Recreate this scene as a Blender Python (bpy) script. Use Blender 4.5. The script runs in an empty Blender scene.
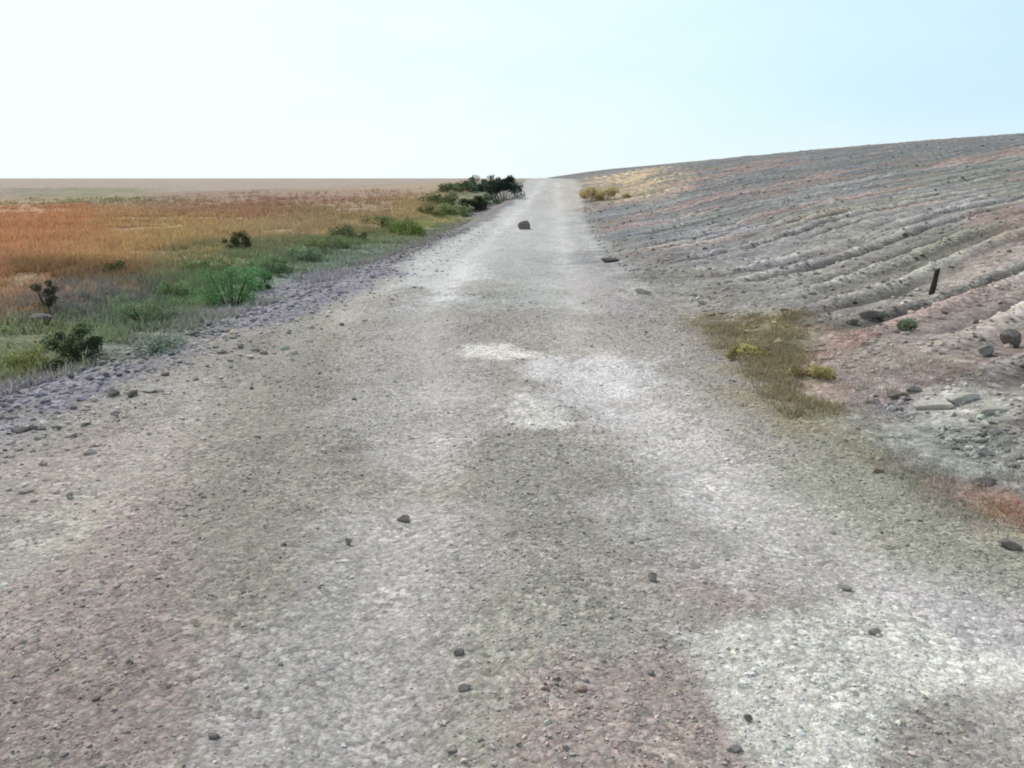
import bpy, math, random
import numpy as np

random.seed(7)
rng = np.random.default_rng(11)
R = math.radians

# ------------------------------------------------------------------ noise helpers
def _hash(ix, iy, seed):
    h = (ix.astype(np.int64) * 374761393 + iy.astype(np.int64) * 668265263 + seed * 1442695041) & 0xFFFFFFFF
    h = ((h ^ (h >> 13)) * 1274126177) & 0xFFFFFFFF
    h = h ^ (h >> 16)
    return (h & 0xFFFF) / 65535.0

def vnoise(x, y, seed=0):
    x = np.asarray(x, float); y = np.asarray(y, float)
    ix = np.floor(x); iy = np.floor(y)
    fx = x - ix; fy = y - iy
    fx = fx * fx * (3 - 2 * fx); fy = fy * fy * (3 - 2 * fy)
    a = _hash(ix, iy, seed); b = _hash(ix + 1, iy, seed)
    c = _hash(ix, iy + 1, seed); d = _hash(ix + 1, iy + 1, seed)
    return (a + (b - a) * fx) * (1 - fy) + (c + (d - c) * fx) * fy

def fbm(x, y, octs=4, seed=0, gain=0.5):
    s = 0; amp = 1; tot = 0
    for k in range(octs):
        s = s + amp * vnoise(x * 2 ** k + 17.3 * k, y * 2 ** k - 9.1 * k, seed + k * 31)
        tot += amp; amp *= gain
    return s / tot * 2 - 1          # -1 .. 1

def sstep(a, b, x):
    t = np.clip((x - a) / (b - a), 0, 1)
    return t * t * (3 - 2 * t)

# ------------------------------------------------------------------ terrain
YK = [-10, 3, 6, 10, 15, 20, 30, 45, 60, 90, 3000]
XLK = [-3.7, -3.7, -3.6, -3.2, -2.75, -2.65, -2.2, -1.5, -1.5, -1.7, -1.7]
XRK = [2.2, 2.2, 2.0, 1.6, 1.0, 0.85, 1.0, 1.4, 1.85, 2.0, 2.0]
def XL(y): return np.interp(y, YK, XLK)
def XR(y): return np.interp(y, YK, XRK)

# the worn lines the wheels follow, in metres
#LANES-BEGIN
LANES = [
    [(-0.41, 2.14), (-0.53, 3.11), (-0.79, 5.22), (-1.08, 7.53), (-1.36, 10.25), (-1.63, 14.29), (-1.53, 29.63), (-0.76, 51.47), (-0.29, 64.79)],
    [(1.81, 2.95), (1.53, 3.40), (1.24, 4.21), (0.91, 5.41), (0.54, 6.73), (0.42, 8.50), (0.40, 12.03), (0.43, 21.17), (0.56, 43.25), (0.77, 61.23)],
    [(-2.18, 3.06), (-2.26, 3.91), (-2.40, 5.32), (-2.59, 7.80), (-2.54, 10.44), (-2.35, 14.89), (-2.25, 26.00)],
]
#LANES-END
def lanes(x, y):
    """1 on a compacted wheel line, 0 between"""
    x = np.asarray(x, float); out = np.zeros(x.shape)
    wob = 0.10 * fbm(x * 0.0 + 3, y * 0.35, 2, 9) + 0.06 * fbm(x * 1.5, y * 0.8, 2, 10)
    for k, P in enumerate(LANES):
        P = np.array(P); cx = np.interp(y, P[:, 1], P[:, 0]); 
        sl = np.interp(y, P[:, 1], np.gradient(P[:, 0]) / np.gradient(P[:, 1]))
        wd = (0.30, 0.34, 0.26)[k]
        on = (y < P[-1, 1] + 8) & (y > -12)
        out = np.maximum(out, on * np.exp(-(((x - cx) / np.sqrt(1 + np.clip(sl, -2, 2) ** 2) + wob) / wd) ** 2) * (1, 0.95, 0.7)[k])
    return out

RA = R(52)                                  # direction of the furrows on the hill
RDX, RDY = math.sin(RA), math.cos(RA)

def furrow(x, y):
    """cross-furrow coordinate, -1..1 wave and its strength"""
    c = -x * RDY + y * RDX
    al = x * RDX + y * RDY
    c = c + 0.17 * fbm(al * 0.20, c * 0.5, 3, 51)
    w = np.sin(c * 2 * math.pi / 0.74) * 0.6 + 0.4 * np.sin(c * 2 * math.pi / 0.43 + 1.3)
    br = sstep(-0.45, 0.35, fbm(al * 0.5, c * 1.1, 3, 77))
    return w * br

def height(x, y):
    x = np.asarray(x, float); y = np.asarray(y, float)
    xl, xr = XL(y), XR(y)
    rise = sstep(26, 78, y) * 1.50
    lf = np.clip((-x - 6) / 30.0, 0, 1)
    z = rise * (1 - 0.75 * lf)
    dl = xl - x                              # distance left of the track
    dr = x - xr                              # distance right of the track
    # left: shoulder falls to a shallow ditch then comes up to the field
    z = z - 0.30 * sstep(0.1, 1.7, dl) + 0.22 * sstep(2.3, 4.6, dl)
    # right: short bank, then the long hillside
    d = np.clip(dr, 0, None)
    z = z + 0.16 * sstep(0.2, 1.6, d) + 0.145 * d * sstep(0.3, 6, d) * (1 - 0.34 * sstep(5, 70, d)) * (0.80 + 0.32 * sstep(60, 520, y))
    z = z - np.clip(d - 95, 0, None) * 0.10
    # undulations
    z = z + 0.055 * fbm(x * 0.35, y * 0.35, 3, 3) * (1 + sstep(5, 60, np.abs(x)) * 3)
    z = z + 0.016 * fbm(x * 2.1, y * 1.6, 3, 5)
    z = z + sstep(8, 90, d) * fbm(x * 0.03, y * 0.03, 3, 8) * 0.9
    # wheel ruts
    road = sstep(-0.2, 0.3, x - xl) * sstep(-0.2, 0.3, xr - x)
    ln = lanes(x, y)
    z = z - 0.035 * ln * road
    # stones and clods worked into the surface
    near = 1 - sstep(10, 40, y)
    z = z + 0.010 * fbm(x * 9, y * 9, 3, 21, 0.6) * near * (1 - 0.6 * ln)
    z = z + 0.009 * (1 - 0.8 * ln) * near * sstep(0.2, 0.9, fbm(x * 26, y * 26, 2, 23, 0.6))
    hs = sstep(0.8, 2.6, d) * (1 - sstep(45, 120, d)) * (1 - sstep(60, 160, y))
    z = z + hs * (0.075 * furrow(x, y) + 0.045 * fbm(x * 3.2, y * 3.2, 3, 61, 0.6))
    ds = sstep(0.1, 0.8, dl) * (1 - sstep(3.5, 6, dl)) * near
    z = z + ds * 0.05 * fbm(x * 3.5, y * 3.0, 3, 71, 0.6)
    return z

# ------------------------------------------------------------------ camera figures
CAM = (0.0, 0.0, 1.65)
FPX = 852.0
PITCH = math.atan(206 / FPX)
YAW = math.atan(33 / math.hypot(FPX, 206))
#PATCHES-BEGIN
# stretches of differing soil, stone and plant cover: outline in metres, colour, softness of the edge, strength
PATCHES = [
    ([(-2.81, 4.61), (-2.86, 5.49), (-2.84, 6.55), (-2.82, 8.23), (-2.74, 10.77), (-2.56, 11.71), (-2.33, 12.82), (-2.04, 11.55), (-1.84, 10.78), (-1.87, 8.00), (-1.87, 6.29), (-1.93, 4.69), (-1.93, 3.65), (-2.02, 3.26), (-2.13, 2.97), (-2.32, 3.27), (-2.53, 3.60), (-2.66, 4.05)], (166, 163, 150), 0.19, 0.8),
    ([(-3.32, 4.85), (-3.26, 5.58), (-3.09, 6.39), (-2.75, 5.79), (-2.46, 5.30), (-2.51, 4.66), (-2.54, 4.12), (-2.61, 3.98), (-2.68, 3.84), (-2.97, 4.29)], (156, 138, 134), 0.17, 0.35),
    ([(-2.24, 3.14), (-2.17, 3.47), (-2.11, 3.91), (-2.29, 4.87), (-2.57, 6.36), (-1.84, 4.47), (-1.44, 3.41), (-1.25, 2.85), (-1.12, 2.44), (-1.06, 2.21), (-1.01, 2.03), (-1.34, 2.01), (-1.68, 2.00), (-1.98, 2.43), (-2.41, 3.03), (-2.33, 3.09)], (152, 138, 132), 0.13, 0.85),
    ([(-2.63, 6.32), (-2.87, 7.23), (-3.25, 8.59), (-2.93, 9.26), (-2.59, 10.14), (-2.04, 8.22), (-1.66, 6.91), (-0.93, 6.33), (-0.29, 5.61), (-0.32, 4.86), (-0.33, 4.25), (-0.74, 4.31), (-1.12, 4.20), (-0.92, 3.46), (-0.77, 2.95), (-1.01, 2.89), (-1.25, 2.88), (-1.71, 4.02)], (142, 141, 128), 0.13, 0.9),
    ([(-1.96, 10.03), (-1.39, 10.25), (-0.76, 10.01), (-0.48, 7.48), (-0.31, 5.84), (-0.53, 5.17), (-0.71, 4.64), (-0.92, 4.70), (-1.13, 4.72), (-1.29, 5.41), (-1.50, 6.34), (-1.67, 7.76)], (160, 158, 160), 0.15, 0.8),
    ([(-1.05, 3.92), (-0.74, 4.14), (-0.38, 4.26), (-0.30, 3.58), (-0.24, 3.09), (-0.27, 2.49), (-0.28, 2.07), (-0.61, 2.07), (-0.93, 2.03), (-1.00, 2.22), (-1.08, 2.44), (-1.02, 2.71), (-0.96, 3.05), (-1.00, 3.44)], (158, 158, 160), 0.08, 0.7),
    ([(-0.28, 3.10), (-0.11, 3.36), (0.09, 3.72), (0.25, 3.31), (0.38, 2.97), (0.33, 2.82), (0.28, 2.69), (0.17, 2.61), (0.06, 2.53), (-0.00, 2.25), (-0.05, 2.05), (-0.15, 2.06), (-0.25, 2.07), (-0.27, 2.49)], (150, 152, 138), 0.07, 0.8),
    ([(-0.28, 5.38), (0.17, 5.18), (0.60, 5.03), (0.68, 4.32), (0.75, 3.79), (0.54, 3.64), (0.35, 3.50), (0.08, 3.60), (-0.20, 3.70), (-0.23, 4.42)], (142, 143, 134), 0.10, 0.7),
    ([(-0.10, 2.42), (-0.02, 2.52), (0.07, 2.62), (0.29, 2.69), (0.54, 2.77), (0.55, 2.49), (0.57, 2.26), (0.59, 2.15), (0.61, 2.04), (0.25, 2.02), (-0.11, 2.02), (-0.10, 2.20)], (156, 140, 134), 0.11, 0.8),
    ([(0.68, 3.38), (0.82, 3.43), (0.95, 3.46), (0.92, 3.25), (0.90, 3.07), (0.75, 3.05), (0.62, 3.03), (0.64, 3.19)], (160, 138, 134), 0.10, 0.8),
    ([(0.47, 2.89), (0.66, 2.98), (0.85, 3.06), (1.11, 3.14), (1.40, 3.27), (1.54, 3.21), (1.68, 3.17), (1.81, 3.05), (1.95, 2.96), (1.85, 2.79), (1.77, 2.65), (1.55, 2.60), (1.31, 2.53), (1.21, 2.44), (1.11, 2.36), (1.01, 2.20), (0.92, 2.07), (0.77, 2.04), (0.62, 2.00), (0.62, 2.14), (0.61, 2.32), (0.55, 2.57)], (188, 193, 185), 0.04, 1),
    ([(1.54, 3.64), (1.85, 3.46), (2.16, 3.33), (2.00, 3.05), (1.87, 2.83), (1.73, 2.90), (1.57, 2.94), (1.49, 3.09), (1.40, 3.27), (1.47, 3.46)], (166, 166, 172), 0.09, 0.9),
    ([(1.17, 2.51), (1.47, 2.59), (1.77, 2.65), (1.60, 2.36), (1.46, 2.10), (1.16, 2.06), (0.88, 2.03), (1.01, 2.25)], (150, 148, 140), 0.05, 0.9),
    ([(0.31, 4.29), (0.59, 4.46), (0.92, 4.74), (1.22, 4.14), (1.46, 3.66), (1.47, 3.46), (1.48, 3.27), (1.17, 3.20), (0.88, 3.15), (0.67, 3.33), (0.44, 3.51), (0.38, 3.85)], (164, 164, 166), 0.11, 0.7),
    ([(-0.12, 7.68), (0.21, 7.98), (0.55, 8.21), (0.83, 8.01), (1.09, 7.88), (0.98, 7.19), (0.88, 6.54), (0.64, 6.21), (0.40, 5.77), (0.13, 6.06), (-0.18, 6.38), (-0.15, 7.00)], (188, 190, 196), 0.21, 0.95),
    ([(0.45, 6.55), (0.75, 6.43), (1.03, 6.23), (1.28, 4.80), (1.44, 3.89), (1.28, 3.82), (1.11, 3.73), (0.93, 4.46), (0.65, 5.47), (0.56, 5.96)], (172, 172, 174), 0.16, 0.8),
    ([(-0.86, 8.58), (-0.58, 8.68), (-0.30, 8.74), (-0.21, 8.39), (-0.13, 8.07), (-0.42, 8.01), (-0.70, 7.95), (-0.78, 8.29)], (208, 208, 200), 0.10, 1),
    ([(-0.18, 6.55), (-0.02, 6.46), (0.13, 6.39), (0.13, 6.06), (0.12, 5.75), (0.03, 5.79), (-0.06, 5.81), (-0.12, 6.16)], (200, 202, 196), 0.12, 0.8),
    ([(-2.16, 12.70), (-0.36, 12.89), (1.45, 12.89), (1.35, 11.35), (1.27, 10.15), (-0.34, 9.94), (-1.90, 9.72), (-2.00, 10.93)], (152, 153, 148), 0.34, 0.6),
    ([(0.20, 10.21), (0.89, 9.85), (1.54, 9.54), (1.54, 8.90), (1.55, 8.34), (0.86, 8.37), (0.17, 8.44), (0.18, 9.27)], (160, 155, 146), 0.27, 0.7),
    ([(-1.82, 10.63), (-1.90, 13.00), (-2.12, 17.36), (-1.92, 19.51), (-1.67, 22.23), (-1.24, 15.30), (-1.01, 11.54), (-1.46, 11.28)], (178, 186, 190), 0.43, 0.7),
    ([(-1.06, 20.51), (-0.17, 20.82), (0.74, 20.78), (0.52, 14.52), (0.41, 11.08), (-0.21, 10.82), (-0.81, 10.69), (-0.90, 14.10)], (160, 174, 172), 0.43, 0.8),
    ([(-1.79, 12.76), (-1.70, 14.94), (-1.53, 17.66), (-1.30, 16.08), (-1.12, 14.82), (-1.31, 13.25), (-1.45, 11.82), (-1.62, 12.33)], (190, 198, 206), 0.28, 0.8),
    ([(-2.36, 13.40), (-2.41, 16.87), (-2.42, 22.03), (-2.10, 26.01), (-1.60, 31.01), (-1.39, 28.64), (-1.19, 25.89), (-1.65, 21.15), (-1.92, 17.44), (-1.92, 14.29), (-1.92, 12.13), (-2.12, 12.65)], (168, 182, 184), 0.39, 0.8),
    ([(0.85, 23.94), (1.26, 17.07), (1.45, 12.89), (1.35, 11.35), (1.27, 10.15), (1.01, 10.56), (0.73, 10.98), (0.63, 12.42), (0.52, 14.52), (0.65, 18.32)], (162, 156, 164), 0.38, 0.7),
    ([(1.34, 14.16), (1.50, 13.80), (1.65, 13.37), (1.56, 12.58), (1.47, 11.80), (1.31, 11.93), (1.14, 12.02), (1.24, 13.08)], (196, 196, 196), 0.13, 0.8),
    ([(-4.93, 7.32), (-4.91, 8.28), (-4.88, 9.47), (-5.08, 11.94), (-5.47, 16.23), (-4.77, 18.45), (-3.19, 17.63), (-2.77, 15.81), (-2.51, 14.77), (-2.87, 11.28), (-3.15, 9.23), (-3.24, 7.64), (-3.28, 6.44), (-3.35, 5.62), (-3.32, 4.85), (-3.75, 5.53)], (134, 133, 152), 0.20, 0.95),
    ([(-8.73, 13.33), (-8.76, 14.36), (-8.86, 15.66), (-7.47, 14.95), (-6.35, 14.64), (-5.44, 12.82), (-4.18, 10.07), (-5.43, 10.84), (-6.21, 10.57), (-6.44, 10.31), (-6.68, 10.10), (-7.43, 11.29)], (106, 112, 118), 0.41, 0.8),
    ([(-6.86, 10.38), (-6.59, 10.58), (-6.50, 11.09), (-5.61, 9.62), (-4.82, 8.30), (-4.95, 7.90), (-5.14, 7.64), (-5.94, 8.91)], (112, 118, 78), 0.33, 0.9),
    ([(-6.32, 11.28), (-6.26, 12.59), (-6.19, 14.25), (-5.11, 12.57), (-3.49, 9.24), (-3.46, 8.06), (-3.45, 7.18), (-4.07, 7.67), (-5.02, 8.65), (-5.73, 10.04)], (104, 122, 100), 0.32, 0.7),
    ([(-7.39, 17.61), (-7.40, 19.33), (-7.32, 21.13), (-6.10, 18.51), (-5.11, 16.34), (-4.78, 14.14), (-4.50, 12.36), (-5.01, 12.73), (-5.51, 13.00), (-6.31, 14.97)], (98, 134, 86), 0.50, 0.9),
    ([(-11.60, 24.32), (-8.84, 24.72), (-6.17, 25.82), (-5.17, 30.77), (-3.58, 36.52), (-3.90, 29.30), (-3.96, 23.46), (-5.25, 20.82), (-5.89, 17.53), (-6.46, 15.79), (-6.86, 14.22), (-8.35, 17.40)], (112, 124, 86), 0.75, 0.8),
    ([(-6.23, 20.81), (-5.52, 23.65), (-4.65, 27.62), (-4.32, 23.16), (-4.17, 20.36), (-4.43, 17.52), (-4.47, 14.81), (-5.32, 17.71)], (112, 130, 134), 0.64, 0.6),
    ([(-30.81, 48.13), (-27.55, 47.49), (-24.48, 47.03), (-15.94, 33.16), (-10.70, 24.26), (-9.78, 20.45), (-8.98, 17.41), (-8.45, 14.43), (-8.01, 12.20), (-8.73, 12.15), (-9.37, 12.00), (-15.23, 19.76), (-38.30, 50.32), (-35.12, 50.13)], (186, 132, 86), 1.29, 0.8),
    ([(-12.13, 18.69), (-9.96, 17.27), (-8.26, 16.37), (-7.47, 15.33), (-6.86, 14.60), (-7.86, 13.98), (-8.87, 13.55), (-10.11, 15.51)], (110, 92, 56), 0.53, 0.7),
    ([(-19.85, 38.05), (-16.69, 38.09), (-13.31, 37.47), (-10.47, 28.87), (-8.36, 22.60), (-9.08, 20.82), (-9.68, 19.25), (-13.50, 26.36)], (170, 146, 92), 1.51, 0.8),
    ([(-46.01, 93.02), (-21.39, 67.27), (-8.31, 57.90), (-7.75, 49.87), (-7.20, 43.03), (-14.69, 44.40), (-23.38, 47.08), (-28.71, 57.93)], (146, 116, 100), 3.33, 0.7),
    ([(-65.82, 113.95), (-59.63, 115.09), (-52.42, 114.22), (-31.27, 65.51), (-26.29, 53.01), (-28.62, 53.24), (-31.97, 55.17), (-42.88, 74.11)], (124, 136, 76), 3.96, 0.7),
    ([(-72.19, 113.25), (-70.79, 117.70), (-62.99, 111.35), (-46.97, 82.94), (-39.61, 69.88), (-39.90, 66.20), (-43.14, 67.55), (-52.57, 82.40)], (112, 112, 88), 4.83, 0.7),
    ([(-9.25, 48.62), (-7.14, 49.70), (-5.10, 52.31), (-4.70, 43.01), (-4.38, 36.13), (-5.64, 33.60), (-6.81, 31.74), (-7.81, 38.60)], (160, 145, 102), 1.65, 0.7),
    ([(-12.68, 44.66), (-10.56, 44.56), (-8.52, 44.73), (-7.53, 35.14), (-6.71, 28.15), (-7.43, 27.74), (-8.26, 27.76), (-10.30, 35.45)], (140, 134, 90), 1.82, 0.6),
    ([(1.81, 10.55), (2.44, 10.33), (2.95, 9.85), (2.52, 7.43), (2.22, 5.84), (1.98, 5.72), (1.74, 5.60), (1.73, 6.36), (1.74, 7.42), (1.76, 8.66)], (142, 132, 86), 0.23, 1),
    ([(1.54, 5.89), (1.89, 5.88), (2.22, 5.84), (2.26, 5.07), (2.29, 4.49), (2.30, 4.00), (2.31, 3.60), (2.23, 3.46), (2.16, 3.33), (2.03, 3.55), (1.88, 3.81), (1.75, 4.65)], (142, 140, 108), 0.14, 0.75),
    ([(2.83, 8.74), (3.03, 8.42), (3.25, 8.23), (2.87, 7.34), (2.57, 6.60), (2.41, 6.59), (2.25, 6.57), (2.51, 7.52)], (170, 138, 124), 0.16, 0.9),
    ([(2.67, 7.01), (2.85, 6.83), (3.00, 6.63), (2.81, 6.23), (2.64, 5.85), (2.49, 5.91), (2.34, 5.97), (2.51, 6.49)], (128, 130, 152), 0.14, 0.7),
    ([(2.94, 6.50), (3.16, 6.18), (3.30, 5.79), (3.30, 5.57), (3.29, 5.35), (2.99, 5.49), (2.69, 5.66), (2.82, 6.08)], (186, 190, 184), 0.20, 0.8),
    ([(2.22, 5.84), (2.78, 5.56), (3.23, 5.23), (2.97, 4.77), (2.78, 4.42), (2.43, 4.57), (2.02, 4.63), (2.11, 5.17)], (138, 152, 148), 0.17, 0.7),
    ([(2.17, 4.80), (2.34, 4.63), (2.49, 4.48), (2.50, 4.28), (2.48, 4.07), (2.44, 3.91), (2.41, 3.77), (2.23, 3.90), (2.03, 4.05), (2.10, 4.40)], (152, 126, 120), 0.10, 0.8),
    ([(2.33, 4.36), (2.50, 4.28), (2.65, 4.18), (2.52, 3.96), (2.41, 3.77), (2.27, 3.81), (2.15, 3.88), (2.24, 4.11)], (156, 114, 74), 0.09, 0.95),
    ([(1.81, 5.40), (1.97, 4.79), (2.11, 4.34), (2.18, 3.94), (2.22, 3.59), (2.16, 3.40), (2.12, 3.25), (1.87, 3.41), (1.62, 3.63), (1.51, 4.11), (1.37, 4.71), (1.58, 5.03)], (142, 148, 132), 0.13, 0.8),
    ([(3.56, 29.42), (5.29, 24.34), (6.29, 20.11), (4.54, 14.31), (3.39, 10.55), (2.74, 10.85), (2.10, 11.48), (2.43, 16.04)], (136, 138, 148), 0.78, 0.7),
    ([(9.81, 31.56), (11.88, 28.05), (13.77, 25.73), (10.29, 19.14), (8.14, 15.06), (6.59, 15.36), (5.12, 16.23), (6.29, 20.11)], (146, 148, 152), 1.28, 0.6),
    ([(7.78, 16.58), (8.64, 16.51), (9.99, 17.30), (8.16, 14.04), (7.10, 12.16), (6.56, 12.40), (6.13, 12.93), (6.74, 14.30)], (144, 116, 108), 0.64, 0.8),
    ([(18.24, 43.60), (21.43, 43.37), (23.48, 41.24), (17.58, 30.74), (12.91, 22.46), (13.15, 26.40), (12.63, 30.01), (15.42, 36.74)], (122, 130, 104), 3.01, 0.8),
    ([(12.05, 69.02), (18.56, 52.42), (22.84, 43.05), (19.69, 37.02), (17.07, 32.01), (14.13, 30.29), (12.46, 31.24), (10.28, 35.70), (7.12, 40.41), (8.97, 51.18)], (98, 110, 122), 3.32, 0.6),
    ([(3.37, 74.13), (6.38, 72.62), (9.10, 70.04), (6.90, 50.24), (5.70, 39.36), (4.16, 39.93), (2.46, 38.81), (2.76, 50.83)], (186, 162, 118), 2.03, 1),
    ([(2.56, 40.47), (4.47, 41.15), (6.08, 39.54), (4.88, 29.41), (3.93, 22.01), (2.26, 18.53), (1.03, 15.88), (1.55, 24.17)], (112, 124, 134), 1.35, 0.7),
    ([(1.63, 14.61), (2.24, 14.20), (2.89, 14.21), (2.56, 12.54), (2.36, 11.50), (1.96, 11.89), (1.50, 12.03), (1.57, 13.28)], (142, 148, 142), 0.39, 0.7),
    ([(2.54, 14.08), (4.35, 13.21), (5.69, 11.96), (5.15, 10.77), (4.55, 9.45), (3.50, 10.16), (2.20, 10.68), (2.34, 12.09)], (150, 152, 140), 0.49, 0.5),
    ([(5.21, 15.95), (7.21, 19.86), (12.60, 31.62), (6.49, 17.55), (4.73, 13.90), (4.91, 14.72)], (140, 142, 134), 0.89, 0.5),
]
#PATCHES-END

def srgb(c):
    c = np.asarray(c, float) / 255.0
    return np.where(c <= 0.04045, c / 12.92, ((c + 0.055) / 1.055) ** 2.4)

def poly_sd(x, y, P):
    """signed distance to a polygon, positive inside"""
    n = len(P); best = np.full(x.shape, 1e18); ins = np.zeros(x.shape, bool)
    for i in range(n):
        ax, ay = P[i]; bx, by = P[(i + 1) % n]
        ex, ey = bx - ax, by - ay
        t = np.clip(((x - ax) * ex + (y - ay) * ey) / (ex * ex + ey * ey + 1e-12), 0, 1)
        dd = (x - ax - t * ex) ** 2 + (y - ay - t * ey) ** 2
        best = np.minimum(best, dd)
        if ey != 0:
            c = ((ay > y) != (by > y)) & (x < ex * (y - ay) / ey + ax)
            ins ^= c
    s = np.sqrt(best)
    return np.where(ins, s, -s)

def ground_color(x, y):
    """earth, gravel and plant colour of the place, haze and furrow shade mixed in, as albedo (linear rgb), from world x, y"""
    x = np.asarray(x, float); y = np.asarray(y, float)
    xl, xr = XL(y), XR(y)
    dl = xl - x; dr = x - xr
    n1 = fbm(x * 0.9, y * 0.6, 4, 101); n2 = fbm(x * 3.3, y * 2.6, 4, 111); n3 = fbm(x * 14, y * 11, 3, 121)
    def lerp(a, b, w): return a + (b - a) * w[..., None]
    base = np.broadcast_to(srgb((160, 156, 149)), x.shape + (3,)).copy()
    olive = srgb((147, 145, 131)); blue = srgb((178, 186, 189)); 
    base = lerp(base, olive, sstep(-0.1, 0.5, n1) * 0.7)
    base = lerp(base, blue, sstep(11, 18, y) * 0.9)  # distance haze painted into the track colour as pale blue grey
    # left verge and ditch, then the field
    wob = n1 * 0.35 + n2 * 0.12
    v = sstep(-0.15, 0.35, dl + wob)
    verge = srgb((124, 125, 134)); base = lerp(base, verge, v)
    v = sstep(1.3, 2.4, dl + wob * 2)
    base = lerp(base, srgb((112, 130, 92)), v)
    v = sstep(3.2, 4.4, dl + wob * 2.5)
    fieldc = srgb((164, 134, 98))[None] if False else srgb((168, 146, 108))
    f = np.broadcast_to(fieldc, x.shape + (3,)).copy()
    m = fbm(x * 0.12, y * 0.05, 4, 131)
    f = lerp(f, srgb((138, 126, 90)), sstep(-0.05, 0.45, m))
    f = lerp(f, srgb((162, 126, 98)), sstep(0.05, 0.5, -m))
    base = lerp(base, f, v)
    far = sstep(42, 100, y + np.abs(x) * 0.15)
    base = np.where((dl > 0)[..., None], lerp(base, srgb((162, 149, 138)), far), base)  # horizon haze blended into the colour of the far field
    # hillside
    h = sstep(0.2, 1.0, dr + wob)
    hc = np.broadcast_to(srgb((128, 130, 125)), x.shape + (3,)).copy()
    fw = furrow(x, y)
    hc = lerp(hc, srgb((100, 110, 122)), sstep(9, 40, np.hypot(x, y)) * 0.8)  # bluish haze put into the hill colour, growing with distance
    hm = fbm(x * 0.10 + 3, y * 0.07, 4, 141)
    hc = lerp(hc, srgb((122, 112, 112)), sstep(0.0, 0.6, hm) * 0.6)
    base = lerp(base, hc, h)
    for P, col, soft, k in PATCHES:
        P = np.array(P)
        lo = P.min(0) - soft * 6; hi = P.max(0) + soft * 6
        msk = (x > lo[0]) & (x < hi[0]) & (y > lo[1]) & (y < hi[1])
        if not msk.any(): continue
        xs, ys = x[msk], y[msk]
        sd = poly_sd(xs, ys, P) + soft * (1.7 * n1[msk] + 1.5 * n2[msk] + 1.0 * n3[msk])
        w = sstep(-soft * 1.2, soft * 1.2, sd) * k
        base[msk] = lerp(base[msk], srgb(col), w)
    # wheel lines: finer, paler dust
    ln = lanes(x, y) * sstep(-0.1, 0.2, -dl) * sstep(-0.1, 0.2, -dr)
    pale = base * 1.10 + 0.03
    base = lerp(base, pale, ln * (0.75 + 0.5 * n2).clip(0, 1))
    base = base * (1 - 0.04 * (1 - ln) * (dl < 0) * (dr < 0))[..., None]
    # bands of differing earth that follow the furrows
    cc = (-x * RDY + y * RDX) * 0.75; ac = (x * RDX + y * RDY) * 0.16
    b1 = fbm(ac, cc, 3, 161); b2 = fbm(ac + 7, cc + 5, 3, 171)
    base = lerp(base, srgb((152, 126, 118)), h * sstep(0.08, 0.4, b1) * 0.65)
    base = lerp(base, srgb((124, 128, 100)), h * sstep(0.1, 0.45, b2) * 0.5)
    base = lerp(base, srgb((168, 168, 160)), h * sstep(0.15, 0.5, -b2) * 0.5 * (1 - 0.7 * sstep(18, 50, y)))
    g = 1 + 0.13 * n2 + 0.13 * n3 * (1 - 0.5 * ln) + 0.07 * n1
    # stretches of paler crushed stone along the direction of travel
    g = g + 0.09 * fbm(x * 2.2, y * 0.35, 3, 151) * ((dl < 0) & (dr < 0))
    fr = np.hypot(x, y)
    g = g * (1 + h * 0.95 * np.clip(fw, -0.7, 0.8) * sstep(0.9, 2.2, dr) * (1 - sstep(70, 200, fr)))  # furrow shade painted into the colour: darker troughs, lighter crests
    g = np.clip(g, 0.35, 1.7)
    lum = base @ np.array([0.25, 0.6, 0.15])
    base = lum[..., None] + (base - lum[..., None]) * (0.55 + 0.23 * sstep(0.6, 2.5, dl) + 0.12 * sstep(0.5, 1.5, dr))[..., None]
    return np.clip(base * g[..., None] * np.array([1.14, 1.07, 1.02]) * (1.08 + 0.06 * ((dl < 0) & (dr < 0)))[..., None], 0.005, 0.85)
#DESIGN-END

C = bpy.context.scene.collection
def tag(o, label=None, cat=None, group=None, kind=None):
    if label: o["label"] = label
    if cat: o["category"] = cat
    if group: o["group"] = group
    if kind: o["kind"] = kind
    return o

def mesh_obj(name, V, F, mat, col=None, parent=None, smooth=True, nper=None):
    """V (n,3); F (m,k) array of one face size"""
    me = bpy.data.meshes.new(name)
    V = np.asarray(V, np.float32); F = np.asarray(F, np.int32)
    k = F.shape[1]
    me.vertices.add(len(V)); me.vertices.foreach_set("co", V.ravel())
    me.loops.add(F.size); me.loops.foreach_set("vertex_index", F.ravel())
    me.polygons.add(len(F))
    me.polygons.foreach_set("loop_start", np.arange(0, F.size, k, dtype=np.int32))
    me.polygons.foreach_set("use_smooth", np.full(len(F), smooth))
    me.update(calc_edges=True)
    if col is not None:
        a = me.color_attributes.new("Col", "FLOAT_COLOR", "POINT")
        c = np.ones((len(V), 4), np.float32); c[:, :3] = col
        a.data.foreach_set("color", c.ravel())
    me.materials.append(mat)
    o = bpy.data.objects.new(name, me); C.objects.link(o)
    if parent: o.parent = parent
    return o

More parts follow.
